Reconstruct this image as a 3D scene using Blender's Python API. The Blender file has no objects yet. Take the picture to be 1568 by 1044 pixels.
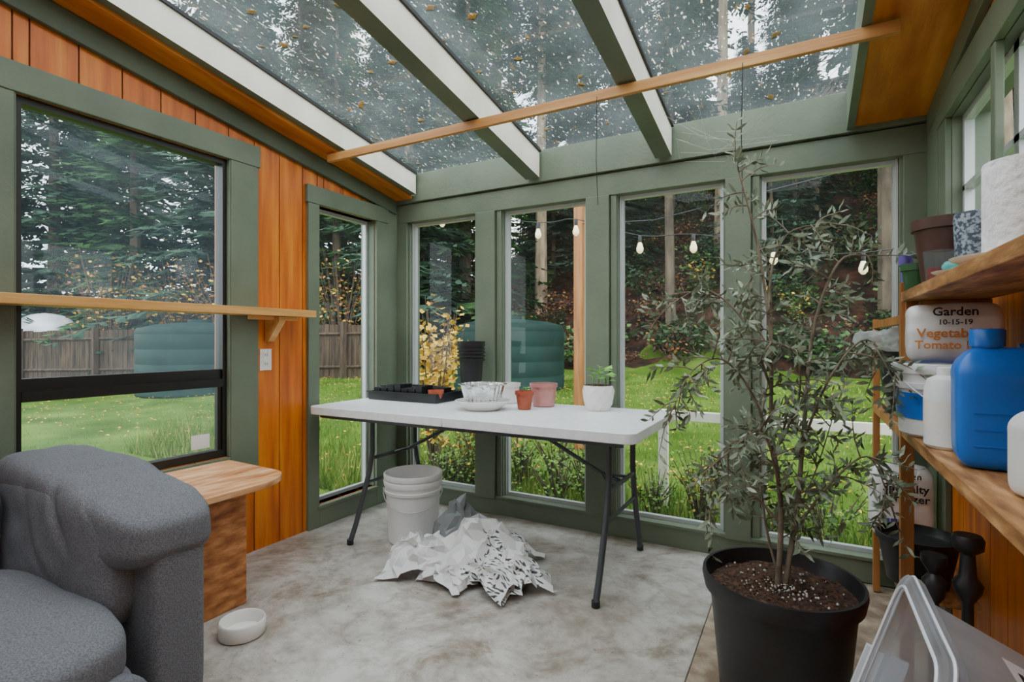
import bpy, bmesh, math, random
from math import sin, cos, pi, radians
from mathutils import Vector, Matrix, noise
random.seed(7)
R = random.uniform
scene = bpy.context.scene
col = scene.collection

# ---------------------------------------------------------------- helpers
def lin(h):
    h = h.lstrip('#')
    o = []
    for i in (0, 2, 4):
        c = int(h[i:i+2], 16)/255
        o.append(c/12.92 if c <= .04045 else ((c+.055)/1.055)**2.4)
    return (o[0], o[1], o[2], 1)

def M(name, c1, c2=None, scale=5, rough=.6, bump=0, bscale=None, stretch=(1,1,1), metal=0,
      c3=None, lo=.35, hi=.65, detail=4, spec=.5):
    m = bpy.data.materials.new(name); m.use_nodes = True
    n = m.node_tree.nodes; l = m.node_tree.links
    b = n['Principled BSDF']
    b.inputs['Roughness'].default_value = rough
    b.inputs['Metallic'].default_value = metal
    b.inputs['Specular IOR Level'].default_value = spec
    tc = n.new('ShaderNodeTexCoord'); mp = n.new('ShaderNodeMapping')
    mp.inputs['Scale'].default_value = stretch
    l.new(tc.outputs['Object'], mp.inputs['Vector'])
    if c2 is None:
        b.inputs['Base Color'].default_value = lin(c1)
    else:
        t = n.new('ShaderNodeTexNoise'); t.inputs['Scale'].default_value = scale
        t.inputs['Detail'].default_value = detail
        l.new(mp.outputs[0], t.inputs['Vector'])
        r = n.new('ShaderNodeValToRGB')
        r.color_ramp.elements[0].position = lo; r.color_ramp.elements[0].color = lin(c1)
        r.color_ramp.elements[1].position = hi; r.color_ramp.elements[1].color = lin(c2)
        if c3:
            e = r.color_ramp.elements.new((lo+hi)/2); e.color = lin(c3)
        l.new(t.outputs['Fac'], r.inputs[0]); l.new(r.outputs[0], b.inputs['Base Color'])
    if bump:
        t2 = n.new('ShaderNodeTexNoise'); t2.inputs['Scale'].default_value = bscale or scale*4
        t2.inputs['Detail'].default_value = 5
        l.new(mp.outputs[0], t2.inputs['Vector'])
        bp = n.new('ShaderNodeBump'); bp.inputs['Strength'].default_value = bump
        bp.inputs['Distance'].default_value = .01
        l.new(t2.outputs['Fac'], bp.inputs['Height']); l.new(bp.outputs[0], b.inputs['Normal'])
    return m

def rotm(ax, a): return Matrix.Rotation(a, 4, ax)

class MB:
    def __init__(s): s.v=[]; s.f=[]; s.mi=[]; s.X=None
    def add(s, vs, fs, m=0):
        o=len(s.v)
        for v in vs:
            v=Vector(v)
            s.v.append(tuple(s.X@v) if s.X else tuple(v))
        for f in fs: s.f.append(tuple(i+o for i in f)); s.mi.append(m)
    def box(s,x0,x1,y0,y1,z0,z1,m=0):
        s.add([(x0,y0,z0),(x1,y0,z0),(x1,y1,z0),(x0,y1,z0),(x0,y0,z1),(x1,y0,z1),(x1,y1,z1),(x0,y1,z1)],
              [(0,3,2,1),(4,5,6,7),(0,1,5,4),(1,2,6,5),(2,3,7,6),(3,0,4,7)],m)
    def prx(s,x0,x1,poly,m=0):
        k=len(poly)
        vs=[(x0,y,z) for y,z in poly]+[(x1,y,z) for y,z in poly]
        fs=[tuple(range(k)),tuple(range(2*k-1,k-1,-1))]+[(i,(i+1)%k,(i+1)%k+k,i+k) for i in range(k)]
        s.add(vs,fs,m)
    def prz(s,z0,z1,poly,m=0):
        k=len(poly)
        vs=[(x,y,z0) for x,y in poly]+[(x,y,z1) for x,y in poly]
        fs=[tuple(range(k-1,-1,-1)),tuple(range(k,2*k))]+[(i,(i+1)%k,(i+1)%k+k,i+k) for i in range(k)]
        s.add(vs,fs,m)
    def tube(s,pts,rs,n=8,m=0,cap=True):
        pts=[Vector(p) for p in pts]
        if not isinstance(rs,(list,tuple)): rs=[rs]*len(pts)
        vs=[];fs=[]
        up=None
        for i,p in enumerate(pts):
            d=(pts[min(i+1,len(pts)-1)]-pts[max(i-1,0)]).normalized()
            if up is None:
                up=Vector((0,0,1)) if abs(d.z)<.9 else Vector((1,0,0))
            a=d.cross(up)
            if a.length<1e-4: a=d.cross(Vector((.3,1,.2)))
            a.normalize(); b=a.cross(d).normalized(); up=b
            for j in range(n):
                t=2*pi*j/n
                vs.append(p+(a*cos(t)+b*sin(t))*rs[i])
        for i in range(len(pts)-1):
            for j in range(n):
                fs.append((i*n+j,i*n+(j+1)%n,(i+1)*n+(j+1)%n,(i+1)*n+j))
        if cap:
            fs.append(tuple(range(n-1,-1,-1))); k=(len(pts)-1)*n; fs.append(tuple(range(k,k+n)))
        s.add(vs,fs,m)
    def lathe(s,prof,c=(0,0,0),n=32,m=0,fn=None):
        vs=[];fs=[]
        for r,z in prof:
            for j in range(n):
                t=2*pi*j/n
                rr=r*(fn(t,z) if fn else 1)
                vs.append((c[0]+rr*cos(t),c[1]+rr*sin(t),c[2]+z))
        for i in range(len(prof)-1):
            for j in range(n):
                fs.append((i*n+j,i*n+(j+1)%n,(i+1)*n+(j+1)%n,(i+1)*n+j))
        if prof[0][0]>1e-4: fs.append(tuple(range(n-1,-1,-1)))
        if prof[-1][0]>1e-4:
            k=(len(prof)-1)*n; fs.append(tuple(range(k,k+n)))
        s.add(vs,fs,m)
    def soft(s,c,h,k=5,n=14,amp=0,freq=6,m=0,fn=None,ridge=True):
        vs=[];fs=[]
        for ax in range(3):
            for sg in (-1,1):
                o=len(vs)
                for i in range(n+1):
                    for j in range(n+1):
                        u=-1+2*i/n; w=-1+2*j/n
                        u=math.sin(u*pi/2)*.35+u*.65; w=math.sin(w*pi/2)*.35+w*.65
                        p=[0,0,0]; p[ax]=sg; p[(ax+1)%3]=u; p[(ax+2)%3]=w
                        q=(abs(p[0])**k+abs(p[1])**k+abs(p[2])**k)**(1/k)
                        P=Vector(p)/q
                        W=Vector((c[0]+P.x*h[0],c[1]+P.y*h[1],c[2]+P.z*h[2]))
                        if amp:
                            nn=noise.noise(W*freq); nn2=noise.noise(W*freq*2.3+Vector((5,3,1)))
                            d=(1-abs(nn)*2.2) if ridge else nn*1.5
                            W+=P.normalized()*amp*(d+.5*nn2-.5)
                        if fn: W=fn(W,P)
                        vs.append(W)
                for i in range(n):
                    for j in range(n):
                        a=o+i*(n+1)+j
                        fs.append((a,a+1,a+n+2,a+n+1) if sg<0 else (a,a+n+1,a+n+2,a+1))
        s.add(vs,fs,m)
    def text(s,body,mat4,size,m):
        cu=bpy.data.curves.new('tmp','FONT'); cu.body=body; cu.size=size; cu.align_x='CENTER'; cu.align_y='CENTER'
        cu.resolution_u=2; cu.offset=size*.02
        ob=bpy.data.objects.new('tmp',cu); col.objects.link(ob)
        dg=bpy.context.evaluated_depsgraph_get(); dg.update()
        me=ob.evaluated_get(dg).to_mesh()
        s.add([mat4@v.co for v in me.vertices],[tuple(p.vertices) for p in me.polygons],m)
        ob.evaluated_get(dg).to_mesh_clear()
        bpy.data.objects.remove(ob)
    def build(s,name,mats,smooth=None,bevel=0,weld=False,recalc=True,origin=True,parent=None,bseg=2):
        o=Vector((0,0,0))
        if origin and s.v:
            xs=[v[0] for v in s.v];ys=[v[1] for v in s.v];zs=[v[2] for v in s.v]
            o=Vector(((min(xs)+max(xs))/2,(min(ys)+max(ys))/2,min(zs)))
        me=bpy.data.meshes.new(name)
        me.from_pydata([tuple(Vector(v)-o) for v in s.v],[],s.f)
        for mt in mats: me.materials.append(mt)
        me.polygons.foreach_set('material_index',s.mi)
        me.update()
        if weld or recalc:
            bm=bmesh.new(); bm.from_mesh(me)
            if weld: bmesh.ops.remove_doubles(bm,verts=bm.verts,dist=1e-4)
            if recalc: bmesh.ops.recalc_face_normals(bm,faces=bm.faces)
            bm.to_mesh(me); bm.free()
        if smooth is not None:
            me.polygons.foreach_set('use_smooth',[True]*len(me.polygons))
            if smooth<180: me.set_sharp_from_angle(angle=radians(smooth))
        ob=bpy.data.objects.new(name,me); ob.location=o
        if parent: ob.parent=parent
        col.objects.link(ob)
        if bevel:
            b=ob.modifiers.new('bev','BEVEL'); b.width=bevel; b.segments=bseg; b.limit_method='ANGLE'; b.angle_limit=radians(40)
        return ob

# ---------------------------------------------------------------- materials
GREEN=M('sage_paint','#5f6a57','#6e7964',3,.5,.15,60)
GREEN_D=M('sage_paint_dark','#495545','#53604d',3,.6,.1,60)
WHITEP=M('white_rafter_paint','#e2ddca','#f1ecdd',4,.6,.1,40)
def woodmat(name,c1,c2,c3,st,rough=.5,sc=3):
    return M(name,c1,c2,sc,rough,.15,sc*6,st,c3=c3,lo=.3,hi=.7,detail=6)
PANEL=woodmat('orange_panelling','#a54e08','#e08a22','#cb6a10',(6,6,.5),.42)
PANEL2=woodmat('soffit_plywood','#a85818','#d88c38','#c27224',(5,.5,5),.45)
GROOVE=M('groove_dark','#552a0c',rough=.8)
PINEX=woodmat('pine_x','#aa723a','#d8a562','#c2884c',(.6,8,8))
PINEY=woodmat('pine_y','#c48c46','#e6b672','#d6a05a',(8,.6,8))
PINEZ=woodmat('pine_z','#8a5626','#bc8046','#a66c36',(8,8,.6))
PLY=woodmat('osb_ply','#7c4219','#d4935a','#ae6e38',(5,5,14),.5,2.4)
PLYTOP=woodmat('ply_top','#9a5a30','#e8bb90','#cc9260',(5,1.2,5),.4,4)
SHELFW=woodmat('worn_shelf','#734624','#cf9d68','#a27242',(8,1.4,8),.6,5)
BLACK=M('black_plastic','#19191b','#232527',8,.4)
BLACKF=M('black_alu_gap','#16140f',rough=.4)
ALU=M('aluminium','#c0c4c4',rough=.35,metal=.2)
TABLEW=M('table_plastic','#e4e6e8','#eef0f0',30,.36,.06,200)
STEEL=M('grey_leg','#484d51',rough=.35,metal=.3)
WHITE=M('white_plastic','#dedede','#ededeb',3,.4)
CERAM=M('white_ceramic','#ebe8e1',rough=.22)
TERRA=M('terracotta_plastic','#9e442c','#b05838',8,.5)
PINK=M('pink_ceramic','#b27670','#c88a84',12,.35)
BROWN=M('brown_plastic','#472d25','#563930',8,.45)
BLUE=M('blue_plastic','#0f62c0','#156ece',4,.33)
FOIL=M('foil','#c4c6c7','#f0f2f3',20,.18,.9,30,metal=1)
SOIL=M('soil','#2c1d15','#6e4c38',90,.95,1,120,c3='#483122')
PERL=M('perlite','#d8d4cc',rough=.9)
LEAFO=M('olive_leaf','#4b5b41','#87957a',14,.5)
LEAFO2=M('olive_leaf_light','#76846a','#adb7a2',14,.5)
BARK=M('olive_bark','#625848','#8c7f6c',20,.85,.5,60)
LEAFG=M('seedling_leaf','#5fa036','#8cc658',10,.5)
DARKT=M('label_dark','#1d2022',rough=.6)
ORANGET=M('label_orange','#cf8038',rough=.6)
LABELP=M('label_purple','#4d4aa0',rough=.6)
REDM=M('red_plastic','#b3202a',rough=.4)
TEAL=M('teal_cloth','#4fa5a0',rough=.7)
PAPER=M('paper_towel','#e4e4e4','#f8f8f8',45,.9,.8,60)
VASE=M('speckle_vase','#3f4b58','#9aa6b2',110,.4,.3,90,lo=.45,hi=.55)
CLOTH=M('sofa_fabric','#616266','#797a7e',260,.95,.3,420,lo=.4,hi=.6,spec=.15)

def floor_mat():
    m=bpy.data.materials.new('concrete'); m.use_nodes=True; n=m.node_tree.nodes; l=m.node_tree.links; b=n['Principled BSDF']
    tc=n.new('ShaderNodeTexCoord')
    def nz(sc,d,lo,hi,a,c,rg=.6,dist=0):
        t=n.new('ShaderNodeTexNoise'); t.inputs['Scale'].default_value=sc; t.inputs['Detail'].default_value=d
        t.inputs['Roughness'].default_value=rg; t.inputs['Distortion'].default_value=dist
        l.new(tc.outputs['Object'],t.inputs['Vector']); r=n.new('ShaderNodeValToRGB')
        r.color_ramp.elements[0].position=lo; r.color_ramp.elements[1].position=hi
        r.color_ramp.elements[0].color=lin(a); r.color_ramp.elements[1].color=lin(c); l.new(t.outputs['Fac'],r.inputs[0]); return r
    r1=nz(1.3,9,.36,.62,'#a0978a','#d4d1ca',.68,.6); r2=nz(9,10,.36,.56,'#b0a89c','#ffffff',.75); r3=nz(2.2,10,.36,.50,'#9f8462','#ffffff',.72,.8)
    r4=nz(60,2,.27,.33,'#6e6356','#ffffff')
    last=r1.outputs[0]
    for rr,f in ((r2,.6),(r3,.7),(r4,.5)):
        mx=n.new('ShaderNodeMix'); mx.data_type='RGBA'; mx.blend_type='MULTIPLY'; mx.inputs[0].default_value=f
        l.new(last,mx.inputs[6]); l.new(rr.outputs[0],mx.inputs[7]); last=mx.outputs[2]
    l.new(last,b.inputs['Base Color'])
    b.inputs['Roughness'].default_value=.4
    t=n.new('ShaderNodeTexNoise'); t.inputs['Scale'].default_value=14; t.inputs['Detail'].default_value=8
    l.new(tc.outputs['Object'],t.inputs['Vector'])
    bp=n.new('ShaderNodeBump'); bp.inputs['Strength'].default_value=.2; bp.inputs['Distance'].default_value=.008
    l.new(t.outputs['Fac'],bp.inputs['Height']); l.new(bp.outputs[0],b.inputs['Normal'])
    return m
CONC=floor_mat()
DIRTF=M('dirt_edge','#7a6753','#b0a08a',12,.85,.5,60)

def glass_mat(name,haze,hazecol,speck=0,tint='#f6faf8',hz_lo=.35,hz_hi=.75,hscale=2,refl=.3,base=.02):
    m=bpy.data.materials.new(name); m.use_nodes=True; n=m.node_tree.nodes; l=m.node_tree.links
    n.remove(n['Principled BSDF']); out=n['Material Output']
    tr=n.new('ShaderNodeBsdfTransparent'); tr.inputs[0].default_value=lin(tint)
    gl=n.new('ShaderNodeBsdfGlossy'); gl.inputs['Roughness'].default_value=.02
    lw=n.new('ShaderNodeLayerWeight'); lw.inputs[0].default_value=.5
    pw=n.new('ShaderNodeMath'); pw.operation='POWER'; pw.inputs[1].default_value=4.5; l.new(lw.outputs['Facing'],pw.inputs[0])
    ma=n.new('ShaderNodeMath'); ma.operation='MULTIPLY_ADD'; ma.inputs[1].default_value=refl; ma.inputs[2].default_value=base; l.new(pw.outputs[0],ma.inputs[0])
    mx=n.new('ShaderNodeMixShader'); l.new(ma.outputs[0],mx.inputs[0]); l.new(tr.outputs[0],mx.inputs[1]); l.new(gl.outputs[0],mx.inputs[2])
    tc=n.new('ShaderNodeTexCoord')
    di=n.new('ShaderNodeBsdfTranslucent'); di.inputs[0].default_value=lin(hazecol)
    d2=n.new('ShaderNodeBsdfDiffuse'); d2.inputs[0].default_value=lin(hazecol)
    ds=n.new('ShaderNodeMixShader'); ds.inputs[0].default_value=.4; l.new(di.outputs[0],ds.inputs[1]); l.new(d2.outputs[0],ds.inputs[2])
    t=n.new('ShaderNodeTexNoise'); t.inputs['Scale'].default_value=hscale; t.inputs['Detail'].default_value=5
    l.new(tc.outputs['Object'],t.inputs['Vector'])
    mr=n.new('ShaderNodeMapRange'); mr.inputs[1].default_value=hz_lo; mr.inputs[2].default_value=hz_hi; mr.inputs[3].default_value=haze*.35; mr.inputs[4].default_value=haze
    l.new(t.outputs['Fac'],mr.inputs[0])
    m2=n.new('ShaderNodeMixShader'); l.new(mr.outputs[0],m2.inputs[0]); l.new(mx.outputs[0],m2.inputs[1]); l.new(ds.outputs[0],m2.inputs[2])
    last=m2
    if speck:
        for sc,th,colr,rt,fac in ((85,.67,'#e2d6b4',.6,speck),(60,.69,'#e8e4d4',2.0,speck),(45,.71,'#3a3320',-.5,speck*.9),(28,.70,'#6e5a30',1.1,speck*.8)):
            v=n.new('ShaderNodeTexNoise'); v.inputs['Scale'].default_value=sc; v.inputs['Detail'].default_value=2
            mp=n.new('ShaderNodeMapping'); mp.inputs['Scale'].default_value=(1,.35,1); mp.inputs['Rotation'].default_value=(0,0,rt)
            l.new(tc.outputs['Object'],mp.inputs[0]); l.new(mp.outputs[0],v.inputs['Vector'])
            r=n.new('ShaderNodeMapRange'); r.inputs[1].default_value=th; r.inputs[2].default_value=th+.02; r.inputs[3].default_value=0; r.inputs[4].default_value=fac
            l.new(v.outputs['Fac'],r.inputs[0])
            sd=n.new('ShaderNodeBsdfTranslucent'); sd.inputs[0].default_value=lin(colr)
            m3=n.new('ShaderNodeMixShader'); l.new(r.outputs[0],m3.inputs[0]); l.new(last.outputs[0],m3.inputs[1]); l.new(sd.outputs[0],m3.inputs[2]); last=m3
    l.new(last.outputs[0],out.inputs[0]); return m
GLASS=glass_mat('window_glass',.04,'#c8d0cc')
GLASSL=glass_mat('glare_haze_glass',.15,'#c0d4e6',hscale=1.3)  # bluish haze paints the sky glare into the pane
GLASSR=glass_mat('roof_glass',.20,'#c4d2d2',speck=.6,hscale=3,refl=.15,base=.04)
CLEARP=glass_mat('clear_plastic',.46,'#dfe4ea',tint='#eaf0f6',hz_lo=.2,hz_hi=.5,base=.05)
CLEARC=glass_mat('clear_cup',.15,'#e0e4e4',tint='#e8f0f0')

# ---------------------------------------------------------------- room constants
LX, RX, BY, FY = -2.55, .50, 2.92, -1.3
SL=.162
def zs(y,base=2.10): return base+SL*(BY-y)
m=MB(); m.box(LX-.12,-.34,FY-.1,BY+.13,-.12,0); m.build('floor',[CONC],bevel=.004)
m=MB(); m.box(-.338,RX+.12,FY-.1,BY+.13,-.12,-.004); m.build('floor_gravel_edge',[DIRTF])

def plankwall(mb,x0,x1,y0,y1,openings,ztop,step=.155,gm=1):
    ys=set([y0,y1])
    for a,b,c,d in openings: ys.add(a); ys.add(b)
    k=y0
    while k<y1:
        if all(abs(k-q)>.03 for q in ys): ys.add(k)
        k+=step
    ys=sorted(ys)
    for ya,yb in zip(ys[:-1],ys[1:]):
        e=.003
        segs=[(0,None)]
        for a,b,c,d in openings:
            if ya>=a-1e-4 and yb<=b+1e-4:
                segs=[(0,c),(d,None)]
        for za,zb in segs:
            def T(y): return zb if zb is not None else ztop(y)
            mb.prx(x0,x1,[(ya+e,za),(yb-e,za),(yb-e,T(yb-e)),(ya+e,T(ya+e))],0)
            mb.prx(x0+.01 if x1>x0 else x0-.01,x1-.006 if x1>x0 else x1+.006,[(ya,za),(yb,za),(yb,T(yb)),(ya,T(ya))],gm)

wl_open=[(.82,1.657,.53,2.03),(2.215,2.70,.13,1.925)]
m=MB(); plankwall(m,LX-.12,LX,FY,BY,wl_open,lambda y: zs(y)); m.build('wall_left',[PANEL,GROOVE])
wr_open=[(1.25,2.58,1.50,1.97)]
m=MB(); plankwall(m,RX+.12,RX,FY,BY,wr_open,lambda y: zs(y)); m.build('wall_right',[PANEL,GROOVE])
m=MB(); m.box(LX-.12,RX+.12,FY-.1,FY,0,zs(FY)+.16); m.build('wall_front',[M('house_siding','#eceae2','#f4f2ea',3,.8)])

wins=[(-2.442,-1.884),(-1.681,-1.121),(-.924,-.362),(-.184,.382)]
WB,WT=.115,1.945
m=MB()
xs=[LX]+[a for w in wins for a in w]+[RX]
for i in range(0,len(xs),2):
    m.box(xs[i],xs[i+1],BY+.02,BY+.13,WB,WT)
m.box(LX-.12,RX+.12,BY+.02,BY+.13,0,WB)
m.box(LX-.12,RX+.12,BY+.02,BY+.13,WT,2.27)
m.build('wall_back',[GREEN],bevel=.002)
m=MB()
for i in range(0,len(xs),2):
    a,b=xs[i],xs[i+1]
    if i==0: m.box(a,b-.012,BY-.004,BY+.02,WB,WT)
    elif i==len(xs)-2: m.box(a+.012,b,BY-.004,BY+.02,WB,WT)
    else: m.box(a+.012,b-.045,BY-.016,BY+.02,0.10,WT); m.box(b-.040,b-.006,BY+.004,BY+.02,.1,WT)
m.box(LX,RX,BY+.002,BY+.02,0,WB-.012)
m.box(LX,RX,BY-.008,BY+.06,WB-.012,WB+.006)
m.box(LX,RX,BY-.004,BY+.02,WT,2.072)
m.box(LX,RX,BY-.026,BY+.02,2.078,2.27)
m.build('trim_back',[GREEN],bevel=.003)
for i,(a,b) in enumerate(wins):
    m=MB(); f=.02
    y0,y1=BY+.055,BY+.085
    m.box(a,a+f,y0,y1,WB+.006,WT,0); m.box(b-f,b,y0,y1,WB+.006,WT,0)
    m.box(a+f,b-f,y0,y1,WB+.006,WB+.006+f,0); m.box(a+f,b-f,y0,y1,WT-f,WT,0)
    m.box(a+.002,a+.01,y0-.012,y0,WB+.006,WT,0); m.box(b-.01,b-.002,y0-.012,y0,WB+.006,WT,0)
    m.add([(a+f,BY+.07,WB+f),(b-f,BY+.07,WB+f),(b-f,BY+.07,WT-f),(a+f,BY+.07,WT-f)],[(0,1,2,3)],1)
    m.build('window_%d'%(i+1),[ALU,GLASS])
m=MB(); a,b,c,d=wl_open[1]; f=.022; x0,x1=LX-.09,LX-.06
m.box(x0,x1,a,a+f,c,d); m.box(x0,x1,b-f,b,c,d); m.box(x0,x1,a+f,b-f,c,c+f); m.box(x0,x1,a+f,b-f,d-f,d)
m.box(LX-.12,LX-.002,b-.004,b,c,d,2)
m.add([(LX-.075,a+f,c+f),(LX-.075,b-f,c+f),(LX-.075,b-f,d-f),(LX-.075,a+f,d-f)],[(0,1,2,3)],1)
m.build('window_5',[ALU,GLASS,GREEN])
m=MB(); a,b,c,d=wl_open[0]; f=.028; x0,x1=LX-.06,LX-.005
m.box(x0,x1,a,a+f,c,d); m.box(x0,x1,b-f,b,c,d); m.box(x0,x1,a+f,b-f,c,c+f+.01); m.box(x0,x1,a+f,b-f,d-f,d)
m.box(x0,x1+.004,a+f,b-f,.885,.925); m.box(x0,x1-.012,a+f,b-f,.925,.972)
m.box(x0+.02,x1-.01,b-f-.02,b-f,c+f,.885)
m.add([(LX-.035,a+f,c+f),(LX-.035,b-f,c+f),(LX-.035,b-f,d-f),(LX-.035,a+f,d-f)],[(0,1,2,3)],1)
m.box(LX-.034,LX-.033,1.49,1.58,.585,.655,2)
m.build('window_6',[BLACKF,GLASSL,WHITE])
m=MB(); a,b,c,d=wr_open[0]; x0,x1=RX+.03,RX+.06; f=.03
m.box(x0,x1,a,a+f,c,d); m.box(x0,x1,b-f,b,c,d); m.box(x0,x1,a+f,b-f,c,c+f); m.box(x0,x1,a+f,b-f,d-f,d); m.box(x0,x1,1.98,2.02,c,d)
m.box(x0,x1,a,b,c+.18,c+.2)
m.box(RX-.001,RX+.12,b-.004,b,c,d,2); m.box(RX-.001,RX+.12,a,a+.004,c,d,2); m.box(RX-.001,RX+.12,a,b,d-.004,d,2); m.box(RX-.001,RX+.12,a,b,c,c+.004,2)
m.add([(RX+.045,a,c),(RX+.045,b,c),(RX+.045,b,d),(RX+.045,a,d)],[(0,1,2,3)],1)
m.build('window_7',[ALU,GLASS,GREEN])
m=MB(); x0,x1=LX,LX+.022
m.box(x0,x1,1.657,1.81,.45,2.03); m.box(x0,x1,.67,.82,.45,2.03); m.box(x0,x1+.004,.66,1.82,2.03,2.14); m.box(x0,x1,.82,1.657,.44,.528)
m.box(LX-.1,x1-.004,1.65,1.657,.53,2.03); m.box(LX-.1,x1-.004,.82,.826,.53,2.03)
m.box(x0,x1,2.135,2.215,0,1.925); m.box(x0,x1,2.70,2.80,0,1.925); m.box(x0,x1-.008,2.80,BY-.006,0,2.03)
m.box(x0,x1+.004,2.125,2.81,1.925,2.03); m.box(x0,x1,2.215,2.70,.0,.125); m.box(x0,x1+.01,2.2,2.71,.11,.13)
m.build('trim_left',[GREEN],bevel=.003)
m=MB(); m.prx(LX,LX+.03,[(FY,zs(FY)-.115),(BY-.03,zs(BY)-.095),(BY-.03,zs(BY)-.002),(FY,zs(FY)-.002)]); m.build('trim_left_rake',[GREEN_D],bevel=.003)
m=MB(); x0,x1=RX-.022,RX
m.box(x0,x1,2.58,2.70,.0,1.97); m.box(x0,x1,2.72,BY-.008,0,2.1); m.box(x0-.004,x1,.9,2.72,1.97,2.08)
m.box(x0,x1,.9,2.58,1.40,1.50); m.box(x0,x1,1.98,2.02,1.5,1.97); m.box(x0,x1,.7,2.58,.70,.80); m.box(x0,x1,1.13,1.25,1.5,1.97)
m.prx(x0-.006,x1,[(FY,zs(FY)-.11),(BY-.03,zs(BY)-.09),(BY-.03,zs(BY)-.002),(FY,zs(FY)-.002)])
m.build('trim_right',[GREEN],bevel=.003)
m=MB()
m.prx(LX-.12,-2.385,[(FY,zs(FY)),(BY-.024,zs(BY)),(BY-.024,zs(BY)+.02),(FY,zs(FY)+.02)])
m.prx(.205,RX+.12,[(FY,zs(FY)),(BY-.024,zs(BY)),(BY-.024,zs(BY)+.02),(FY,zs(FY)+.02)])
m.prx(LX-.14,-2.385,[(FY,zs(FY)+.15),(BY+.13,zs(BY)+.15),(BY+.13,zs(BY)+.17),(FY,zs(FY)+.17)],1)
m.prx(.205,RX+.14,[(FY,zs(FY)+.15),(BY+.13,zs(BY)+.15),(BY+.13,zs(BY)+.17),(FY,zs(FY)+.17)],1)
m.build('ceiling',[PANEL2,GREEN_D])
def rafter(name,x0,x1,zb=2.09,h=.168,end=BY-.045):
    m=MB()
    p=[(FY,zs(FY,zb)),(end,zs(end,zb)),(end,zs(end,zb)+h),(FY,zs(FY,zb)+h)]
    vs=[(x,y,z) for x in (x0,x1) for y,z in p]
    m.add(vs,[(0,1,5,4)],0); m.add(vs,[(1,2,6,5)],0); m.add(vs,[(2,3,7,6)],2)
    m.add(vs,[(3,0,4,7)],0); m.add(vs,[(0,3,2,1)],1); m.add(vs,[(4,5,6,7)],1)
    for a,b in ((x0-.012,x0),(x1,x1+.012)):
        m.prx(a,b,[(FY,zs(FY,zb)+h-.016),(end,zs(end,zb)+h-.016),(end,zs(end,zb)+h),(FY,zs(FY,zb)+h)],2)  # black strips stand in for the shaded gap along the glass
    return m.build(name,[GREEN,WHITEP,BLACKF],weld=False)
rafter('roof_rafter',-2.385,-2.337,2.115,.15)
rafter('roof_rafter',-1.485,-1.392)
rafter('roof_rafter',-.698,-.612)
m=MB(); m.prx(.178,.208,[(FY,zs(FY)-.01),(BY-.024,zs(BY)-.01),(BY-.024,zs(BY)+.165),(FY,zs(FY)+.165)]); m.build('trim_skylight_edge',[GREEN])
m=MB(); gz0=2.268
def gy(y): return gz0+SL*(BY-y)
m.add([(-2.38,FY,gy(FY)),(.20,FY,gy(FY)),(.20,BY+.1,gy(BY+.1)),(-2.38,BY+.1,gy(BY+.1))],[(0,1,2,3)],0)
m.build('skylight_glass',[GLASSR])
m=MB(); m.prx(-2.34,.18,[(BY-.02,gz0-.003),(BY+.04,gz0-.012),(BY+.04,gz0-.004),(BY-.02,gz0+.001)])
m.build('trim_glazing_bar',[WHITEP])
m=MB()
for i in range(80):
    x=R(-2.3,.15); y=R(.6,2.9); a=R(0,6.28); s=R(.012,.03)
    z=gy(y)+.004
    c,sn=cos(a)*s,sin(a)*s
    m.add([(x+c,y+sn,z-SL*sn),(x-sn*.6,y+c*.6,z-SL*c*.6+.003),(x-c,y-sn,z+SL*sn),(x+sn*.6,y-c*.6,z+SL*c*.6)],[(0,1,2,3)],0)
m.build('fallen_leaves',[M('yellow_leaf','#d6961e','#ecb832',3,.7)])
m=MB(); m.box(-2.44,.29,2.19,2.212,2.158,2.202); m.build('wood_batten',[PINEX],bevel=.002)
m=MB(); m.tube([(-.20,2.18,2.17),(-.205,2.18,1.9),(-.2,2.19,1.60)],.0018,5)
m.tube([(-.78,2.18,2.17),(-.79,2.2,1.9),(-.8,2.25,1.72)],.0016,5); m.build('hanging_string',[BLACK])
m=MB()
for i in range(14):
    a=Vector((R(-.6,.0),BY-.03,R(2.05,2.22))); b=Vector((R(-.6,.1),R(2.5,2.8),R(2.05,2.3)))
    mid=(a+b)/2-Vector((0,0,R(.02,.08)))
    m.tube([a,mid,b],.0005,3,cap=False)
m.build('cobweb',[PERL])

# ---------------------------------------------------------------- wall shelf + outlet
m=MB(); m.box(LX+.028,-2.40,-.2,2.08,1.245,1.283)
m.prx(-2.49,-2.455,[(1.72,1.245),(2.0,1.245),(2.0,1.225),(1.72,1.225)])
m.add([(LX+.004,1.86,1.244),(-2.43,1.86,1.244),(-2.43,1.86,1.215),(LX+.03,1.86,1.11),(LX+.004,1.86,1.11),
       (LX+.004,1.90,1.244),(-2.43,1.90,1.244),(-2.43,1.90,1.215),(LX+.03,1.90,1.11),(LX+.004,1.90,1.11)],
      [(0,1,2,3,4),(9,8,7,6,5),(0,5,6,1),(1,6,7,2),(2,7,8,3),(3,8,9,4),(4,9,5,0)])
m.build('wall_shelf',[PINEY],bevel=.002)
m=MB(); m.box(LX,LX+.006,1.83,1.90,.955,1.07,0)
for z in (.988,1.037):
    m.box(LX+.006,LX+.009,1.848,1.882,z-.015,z+.015,0); m.box(LX+.009,LX+.0095,1.857,1.860,z-.006,z+.008,1); m.box(LX+.009,LX+.0095,1.870,1.873,z-.006,z+.008,1)
m.build('wall_outlet',[CERAM,DARKT],bevel=.0015)

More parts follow.
